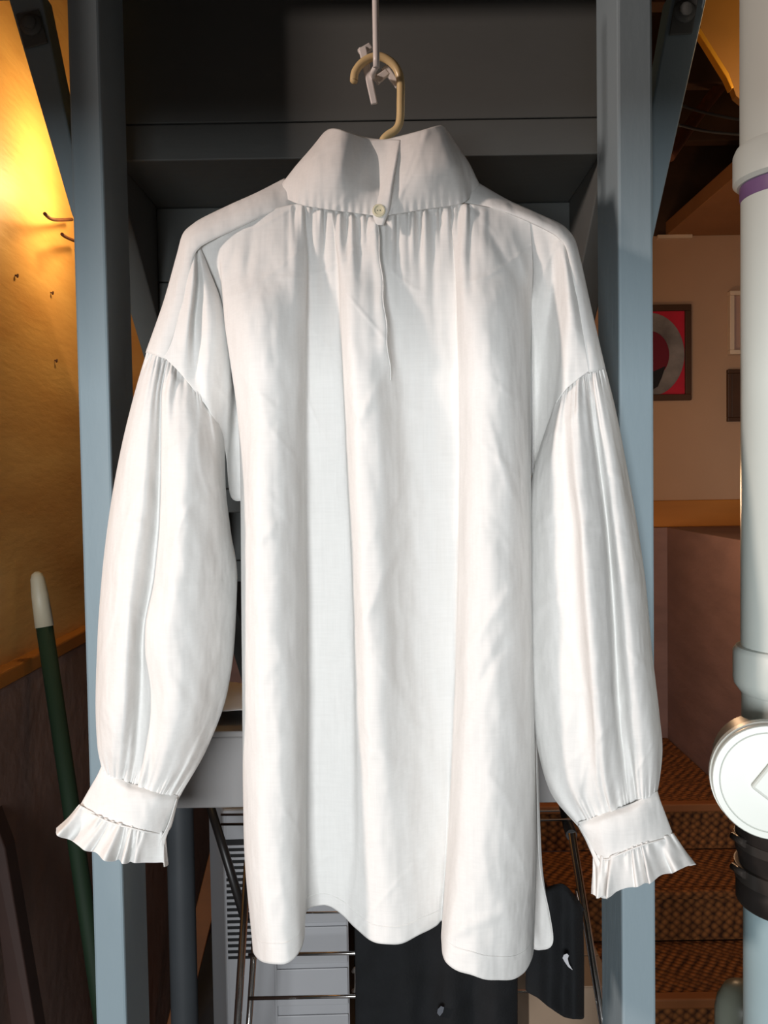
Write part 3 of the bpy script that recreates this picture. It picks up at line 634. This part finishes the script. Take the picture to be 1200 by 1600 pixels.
# coat hooks: their roots on the golden wall, points into the room
def hookpts(a, b, c, d):
    f = lambda q, off: P(q[0], q[1], (XL+off)*F/(q[0]-600))
    return [f(c, .002), f(b, .012), f(a, .030)]
for (a, b, c), lb in ((((70, 334), (83, 343), (112, 343)), 'long bent rusty hook in the golden wall, upper of two'), (((97, 366), (104, 371), (118, 377)), 'short bent rusty hook in the golden wall, lower of two')):
    tag(tube('wall_hook', smooth_path(hookpts(a, b, c, 0), 5), .0032, RUST, seg=8), lb, 'hook')
for i, (x, y) in enumerate(((89, 457), (92, 563), (35, 430))):
    d = XL*F/(x-600); q = P(x, y, d)
    tag(lathe('nail', (XL, q.y, q.z), (1, .1, -.2), [(.0015, 0), (.0015, .003), (.0035, .0035), (.0035, .005)], RUST, seg=10), ['rusty nail in the golden wall below the hooks', 'rusty nail in the golden wall, lowest of three', 'rusty nail in the golden wall, farthest from the post'][i], 'nail')
# green pole leaning against the ledge
pa = P(57, 893, 1.47); pb = P(76, 976, 1.46); ax = (P(146, 1500, 1.42)-pa).normalized()
k = (0.012-pa.z)/ax.z; foot = pa+ax*k; k2 = (pb.z-pa.z)/ax.z; pm = pa+ax*k2
gp = thing('broom_handle', (foot.x, foot.y, 0), 'dark green pole with ivory tip leaning against the wall ledge', 'pole')
tube('shaft', [pm, foot], .0138, GREEN, gp, seg=16)
tube('tip', [pa, pa+ax*.004, pa+ax*.012, pa+ax*.04, pm+ax*.004], [.003, .0085, .0115, .0138, .0152], TIPM, gp, seg=16)
tag(prism('timber_board', [P(-30, 1225, 1.30), P(8, 1325, 1.30), P(105, 1900, 1.27), P(60, 1960, 1.27)], (0, .035, 0), mat('dark_stained_board', (50, 30, 24), .7, var=.2, scale=10)), 'dark stained board leaning below the golden wall', 'board')
# steel column, timber and clutter below the stairs
c = P(284, 1400, 1.62)
cl = thing('steel_column', (c.x, c.y, 0), 'dark grey round steel column under the staircase', 'column')
zc = 1.28
lathe('shaft', (c.x, c.y, .012), Z, [(.0255, 0), (.0255, zc)], COLM, cl, seg=28)
box('base_plate', c.x-.06, c.x+.06, c.y-.06, c.y+.06, 0, .012, COLM, cl)
box('cap_plate', c.x-.045, c.x+.05, c.y-.05, c.y+.05, zc+.012, zc+.024, COLM, cl)
a, b = P(322, 1400, 2.3), P(290, 1530, 2.2)
axd = (b-a).normalized(); fb = a+axd*((0-a.z)/axd.z); tp = a-axd*.35
tag(prism('timber_board', [tp+Vector((-.02, 0, 0)), tp+Vector((.03, 0, 0)), fb+Vector((.03, 0, 0)), fb+Vector((-.02, 0, 0))], (0, .02, 0), WOODB), 'brown timber offcut propped behind the steel column', 'board')

# ------------------------------------------------------------------ appliance with louvres
q0 = P(352, 1450, 1.48); q1 = P(330, 1450, 1.64); q2 = P(546, 1450, 1.485)
ztop = P(352, 1266, 1.48).z
A = Vector((q0.x, q0.y, 0)); Lf = Vector((q1.x, q1.y, 0)); Rt = Vector((q2.x, q2.y, 0)); Bk = Lf+(Rt-A)
ac = thing('air_conditioner', (A+Bk)/2, 'pale portable air conditioner with a louvred grille under the shelf', 'appliance')
prism('cabinet', [A, Rt, Bk, Lf], (0, 0, ztop), APPL, ac, bevel=.006)
ux = (Rt-A).normalized(); nf = Vector((ux.y, -ux.x, 0))
def fpt(u, z, o=0): return A+ux*u+nf*o+Vector((0, 0, z))
def front_u(px):   # distance along the front face seen at pixel column px
    v = P(px, 1450, 1.0)-CAM; # ray
    den = v.x*ux.y-v.y*ux.x
    return (A.x*v.y*-1+A.y*v.x)/(-den) if False else ((v.x*(A.y-CAM.y)-v.y*(A.x-CAM.x))/(v.y*ux.x-v.x*ux.y))
dz = lambda y: P(360, y, 1.49).z
W = (Rt-A).length
gl = prism('grille_shade_plate', [fpt(.004, dz(1493), .0005), fpt(.075, dz(1493), .0005), fpt(.075, dz(1308), .0005), fpt(.004, dz(1308), .0005)], nf*.0015, APPB, ac, bevel=0)  # flat black plate paints the shade between the slats
yy = 1316.0
while yy < 1492:
    a0, a1 = dz(yy+4.3), dz(yy)
    prism('louvre_slat', [fpt(.004, a0, .002), fpt(.0755, a0, .002), fpt(.0755, a1, .002), fpt(.004, a1, .002)], nf*.0018, APPL, gl, bevel=.0005); yy += 9.3
uu = front_u(428)
for i, y in enumerate((1443, 1508, 1580, 1650, 1720)):
    prism('front_panel', [fpt(uu+.003, dz(y+60), .0005), fpt(W-.004, dz(y+60), .0005), fpt(W-.004, dz(y+3), .0005), fpt(uu+.003, dz(y+3), .0005)], nf*.003, APPL, ac, bevel=.002)
prism('front_panel', [fpt(uu+.003, dz(1440), .0005), fpt(W-.004, dz(1440), .0005), fpt(W-.004, dz(1310), .0005), fpt(uu+.003, dz(1310), .0005)], nf*.003, APPL, ac, bevel=.002)
prism('side_panel', [fpt(.088, dz(1860), .0005), fpt(uu-.001, dz(1860), .0005), fpt(uu-.001, dz(1310), .0005), fpt(.088, dz(1310), .0005)], nf*.003, APPL, ac, bevel=.002)
# dark box with a white handle loop, right of the appliance
bx0 = P(548, 1400, 1.66)
db_ = thing('storage_box', (bx0.x+.12, 1.75, 0), 'black storage box with a white handle beside the air conditioner', 'box')
box('body', bx0.x+.004, bx0.x+.25, 1.66, 1.86, 0, .80, BLKM, db_)
tube('handle', smooth_path([P(552, 1518, 1.655), P(556, 1514, 1.645), P(557, 1530, 1.642), P(556, 1546, 1.645), P(552, 1548, 1.655)], 4), .004, WPL, db_, seg=8)

# ------------------------------------------------------------------ drying rack
RD = 1.30
rk = thing('drying_rack', (0.05, RD+.02, 0), 'chrome folding drying rack standing under the shelf', 'rack')
def to_floor(a, b):
    t = (b-a).normalized(); return a+t*((.006-a.z)/t.z)
def leg(p, q, d0, d1, r=.0058):
    a, b = P(*p, d0), P(*q, d1); tube('leg', [a, to_floor(a, b)], r, CHROME, rk, seg=14)
leg((387, 1345), (371, 1600), RD-.03, RD-.06)
leg((400, 1440), (389, 1600), RD+.03, RD+.04, .005)
leg((893, 1300), (941, 1590), RD-.02, RD-.05)
leg((902, 1390), (937, 1545), RD+.04, RD+.05, .004)
tube('hinge_arm', [P(328, 1258, RD+.02), P(352, 1335, RD), P(384, 1440, RD-.035)], .0068, BLKM, rk, seg=10)
tube('hinge_arm', [P(880, 1250, RD+.05), P(888, 1290, RD+.02), P(893, 1305, RD-.02)], .0085, BLKM, rk, seg=10)
for y0_, y1_, d, r in ((1273, 1270, RD+.06, .002), (1288, 1284, RD+.02, .0022), (1427, 1422, RD+.06, .0018), (1492, 1484, RD-.005, .0028), (1560, 1550, RD-.01, .0028)):
    tube('rod', [P(345 if y0_ < 1300 else 388, y0_, d), P(575, (y0_*.6+y1_*.4), d), P(905, y1_-4, d)], r, CHROME, rk, seg=8)
# black garments over the rods
def garment(name, label, cols, base):
    # top-level thing made of one draped cloth and its print
    mnz = min(P(c[-1][0], c[-1][1], base).z for c in cols)
    t = thing(name, (P(cols[len(cols)//2][0][0], 1500, base).x, base, mnz), label, 'garment', None)
    patch('cloth', cols, BLK, t, base, nu=110, nv=50, closed=True, wrinkle=2.5, solid=.0015); return t
def draped(xs, tops, bots, shift=0):
    f = []; b = []
    for i, (x, t, bo) in enumerate(zip(xs, tops, bots)):
        d = -12 if i % 2 else -26
        if i in (0, len(xs)-1): d = 0
        f.append([(x, t, -2), (x-2+shift*.3, t+8, d*.5), (x+shift*.6, (t+bo)/2, d), (x+shift, bo, d*1.2)])
    for i in range(len(xs)-2, 0, -1):
        x, t, bo = xs[i], tops[i], bots[i]; b.append([(x, t, 2), (x, t+8, 12), (x+shift*.6, (t+bo)/2, 22), (x+shift, bo-40, 24)])
    return f+b
g1 = garment('black_garment', 'large black garment draped over the drying rack behind the shirt hem',
        draped([556, 590, 630, 670, 705, 740, 775, 808], [1395]*8, [1690, 1700, 1690, 1705, 1700, 1690, 1690, 1680]), RD-.045)
g2 = garment('black_garment', 'black garment with a small white curved mark hanging on the drying rack',
        draped([822, 842, 860, 880, 898, 912], [1405, 1395, 1385, 1382, 1400, 1420], [1545, 1560, 1575, 1588, 1592, 1588]), RD-.085)
md = RD-.045-.085+.012
mp_ = [(879, 1497), (881, 1492), (886, 1490), (889, 1493), (887, 1498), (889, 1506), (895, 1516), (888, 1511), (883, 1504)]
obj('curved_mark', [P(x, y, md) for x, y in mp_]+[P(x, y, md+.003) for x, y in mp_], [tuple(range(9)), tuple(range(17, 8, -1))]+[(i, (i+1) % 9, (i+1) % 9+9, i+9) for i in range(9)], MARK, g2)
mq = [(684, 1577), (689, 1572), (694, 1574), (692, 1582), (687, 1588), (683, 1583)]
obj('printed_mark', [P(x, y, RD-.085) for x, y in mq]+[P(x, y, RD-.07) for x, y in mq], [tuple(range(6)), tuple(range(11, 5, -1))]+[(i, (i+1) % 6, (i+1) % 6+6, i+6) for i in range(6)], mat('dull_grey_print', (84, 88, 96), .8), g1)
# cardboard box at the bottom
cbx = P(826, 1545, 1.5)
cbt = thing('cardboard_box', (cbx.x+.06, 1.6, 0), 'beige cardboard box on the floor below the hanging black garment', 'box')
box('carton', cbx.x, cbx.x+.15, 1.50, 1.70, 0, cbx.z, CARD, cbt, bevel=.003)
box('flap', cbx.x+.003, cbx.x+.147, 1.50, 1.597, cbx.z, cbx.z+.003, CARD, cbt, bevel=.001)
box('flap', cbx.x+.003, cbx.x+.147, 1.60, 1.697, cbx.z, cbx.z+.003, CARD, cbt, bevel=.001)

# ------------------------------------------------------------------ carpeted stairs on the right
zl = P(1055, 1152, DB-.05).z
dl = 0
v = P(1090, 1255, 1)-CAM; dl = (zl-1.5)/v.z
cs = thing('carpeted_staircase', (.75, dl, 0), 'brown woven carpeted steps and landing beside the grey post', 'steps')
X0 = .42; R_ = zl/4
box('landing', X0, XR-.002, dl+.02, DB-.052, zl-.03, zl, CARPET, cs, bevel=.004)
NOS = mat('brown_nosing', (150, 92, 50), .6, var=.1, scale=12, stretch=(.2, 1, 1))
tr = .25; d = dl; z = zl
for i in range(4):
    box('nosing', X0, XR-.002, d-.012, d+.02, z-.022, z+.002, NOS, cs, bevel=.004) if i in (0, 2) else box('nosing', X0, XR-.002, d-.012, d+.02, z-.022, z+.001, CARPET, cs, bevel=.008)
    box('riser', X0, XR-.002, d, d+.02, z-R_, z-.022, CARPET, cs, bevel=.002)
    if i < 3:
        box('tread', X0, XR-.002, d-tr+.02, d, z-R_-.02, z-R_, CARPET, cs, bevel=.004)
    d -= tr; z -= R_

# ------------------------------------------------------------------ pictures
def picture(label, px, frame_m, fw, build, dep=.02, name='framed_picture'):
    (xa, ya, xb, yb) = px; a = P(xa, ya, DB-dep); b = P(xb, yb, DB-dep)
    t = thing(name, ((a.x+b.x)/2, DB, b.z), label, 'picture')
    x0, x1, z1, z0_ = a.x, b.x, a.z, b.z
    box('frame_rail', x0, x1, DB-dep, DB, z1-fw, z1, frame_m, t); box('frame_rail', x0, x1, DB-dep, DB, z0_, z0_+fw, frame_m, t)
    box('frame_stile', x0, x0+fw, DB-dep, DB, z0_+fw, z1-fw, frame_m, t); box('frame_stile', x1-fw, x1, DB-dep, DB, z0_+fw, z1-fw, frame_m, t)
    build(t, x0+fw, x1-fw, z0_+fw, z1-fw); return t
def red(t, x0, x1, z0_, z1):
    p = box('print', x0, x1, DB-.008, DB-.001, z0_, z1, RED, t, bevel=0)
    cx = P(1013, 555, DB).x; cz = P(1013, 555, DB).z; ro, ri = P(1069, 555, DB).x-cx, P(1045, 555, DB).x-cx
    V = []; Fc = []; n = 48
    for k in range(n):
        a = 2*math.pi*k/n; 
        for r, y in ((ro, DB-.0082), (ri, DB-.0082), (ri, DB-.0105), (ro, DB-.0105)): V.append((cx+r*math.cos(a)*.98, y, cz+r*math.sin(a)*1.16))
    for k in range(n):
        for j in range(4): Fc.append((k*4+j, ((k+1) % n)*4+j, ((k+1) % n)*4+(j+1) % 4, k*4+(j+1) % 4))
    V = [(min(max(x, x0), x1), y, min(max(z, z0_), z1)) for x, y, z in V]
    obj('grey_ring', V, Fc, RINGM, p)
    nn = 32; rr = ri*.995
    prism('dark_disc', [(max(x0, cx+rr*.98*math.cos(2*math.pi*k/nn)), DB-.0098, cz+rr*1.16*math.sin(2*math.pi*k/nn)) for k in range(nn)], (0, .0016, 0), mat('dark_red_print', (104, 8, 32), .5), p, bevel=0)
    pts = [(1000, 630), (1000, 578), (1022, 580), (1040, 572), (1034, 590), (1028, 604), (1014, 612)]
    prism('black_shape', [P(x, y, DB-.011) for x, y in pts], (0, .0024, 0), BLACKP, p, bevel=0)
picture('dark framed red print with a large grey ring on the plaster wall', (962, 477, 1081, 625), FRAMEB, .022, red)
def pale(t, x0, x1, z0_, z1): box('print', x0, x1, DB-.010, DB-.001, z0_, z1, PINKP, t, bevel=0)
picture('pale framed dusty pink picture beside the drain pipe', (1141, 454, 1230, 552), FRAMEW, .016, pale, .03)
def brown(t, x0, x1, z0_, z1): box('panel', x0, x1, DB-.016, DB-.001, z0_, z1, FRAMEB, t, bevel=.002)
picture('plain dark brown wooden plaque below the pale framed picture', (1138, 577, 1230, 657), FRAMEB, .014, brown, .02, 'wooden_plaque')

# ------------------------------------------------------------------ gold foil duct board under the joists
fd = 1.75
fb_ = thing('foil_board', P(1150, 60, fd), 'gold foil faced board hanging under the joists by the drain pipe', 'board')
pts = [(1098, -60), (1094, 46), (1138, 118), (1150, 150), (1168, 165), (1290, 175), (1290, -60)]
prism('panel', [P(x, y, fd) for x, y in pts], (0, .02, 0), mat('brown_foil_board', (132, 92, 40), .5, metal=.2, var=.1, scale=8), fb_, bevel=.001)
eg = [(1094, 46), (1138, 118), (1146, 136)]
prism('foil_lit_edge', [P(eg[0][0], eg[0][1]-3, fd-.02), P(eg[1][0]+1, eg[1][1]-4, fd-.02), P(eg[2][0]+1, eg[2][1], fd-.02), P(eg[2][0]-3, eg[2][1]+3, fd-.02), P(eg[1][0]-3, eg[1][1]+3, fd-.02), P(eg[0][0]-3, eg[0][1]+4, fd-.02)], (0, .02, 0), FOIL, fb_, bevel=.001)  # brighter strip paints lamplight along the board's edge
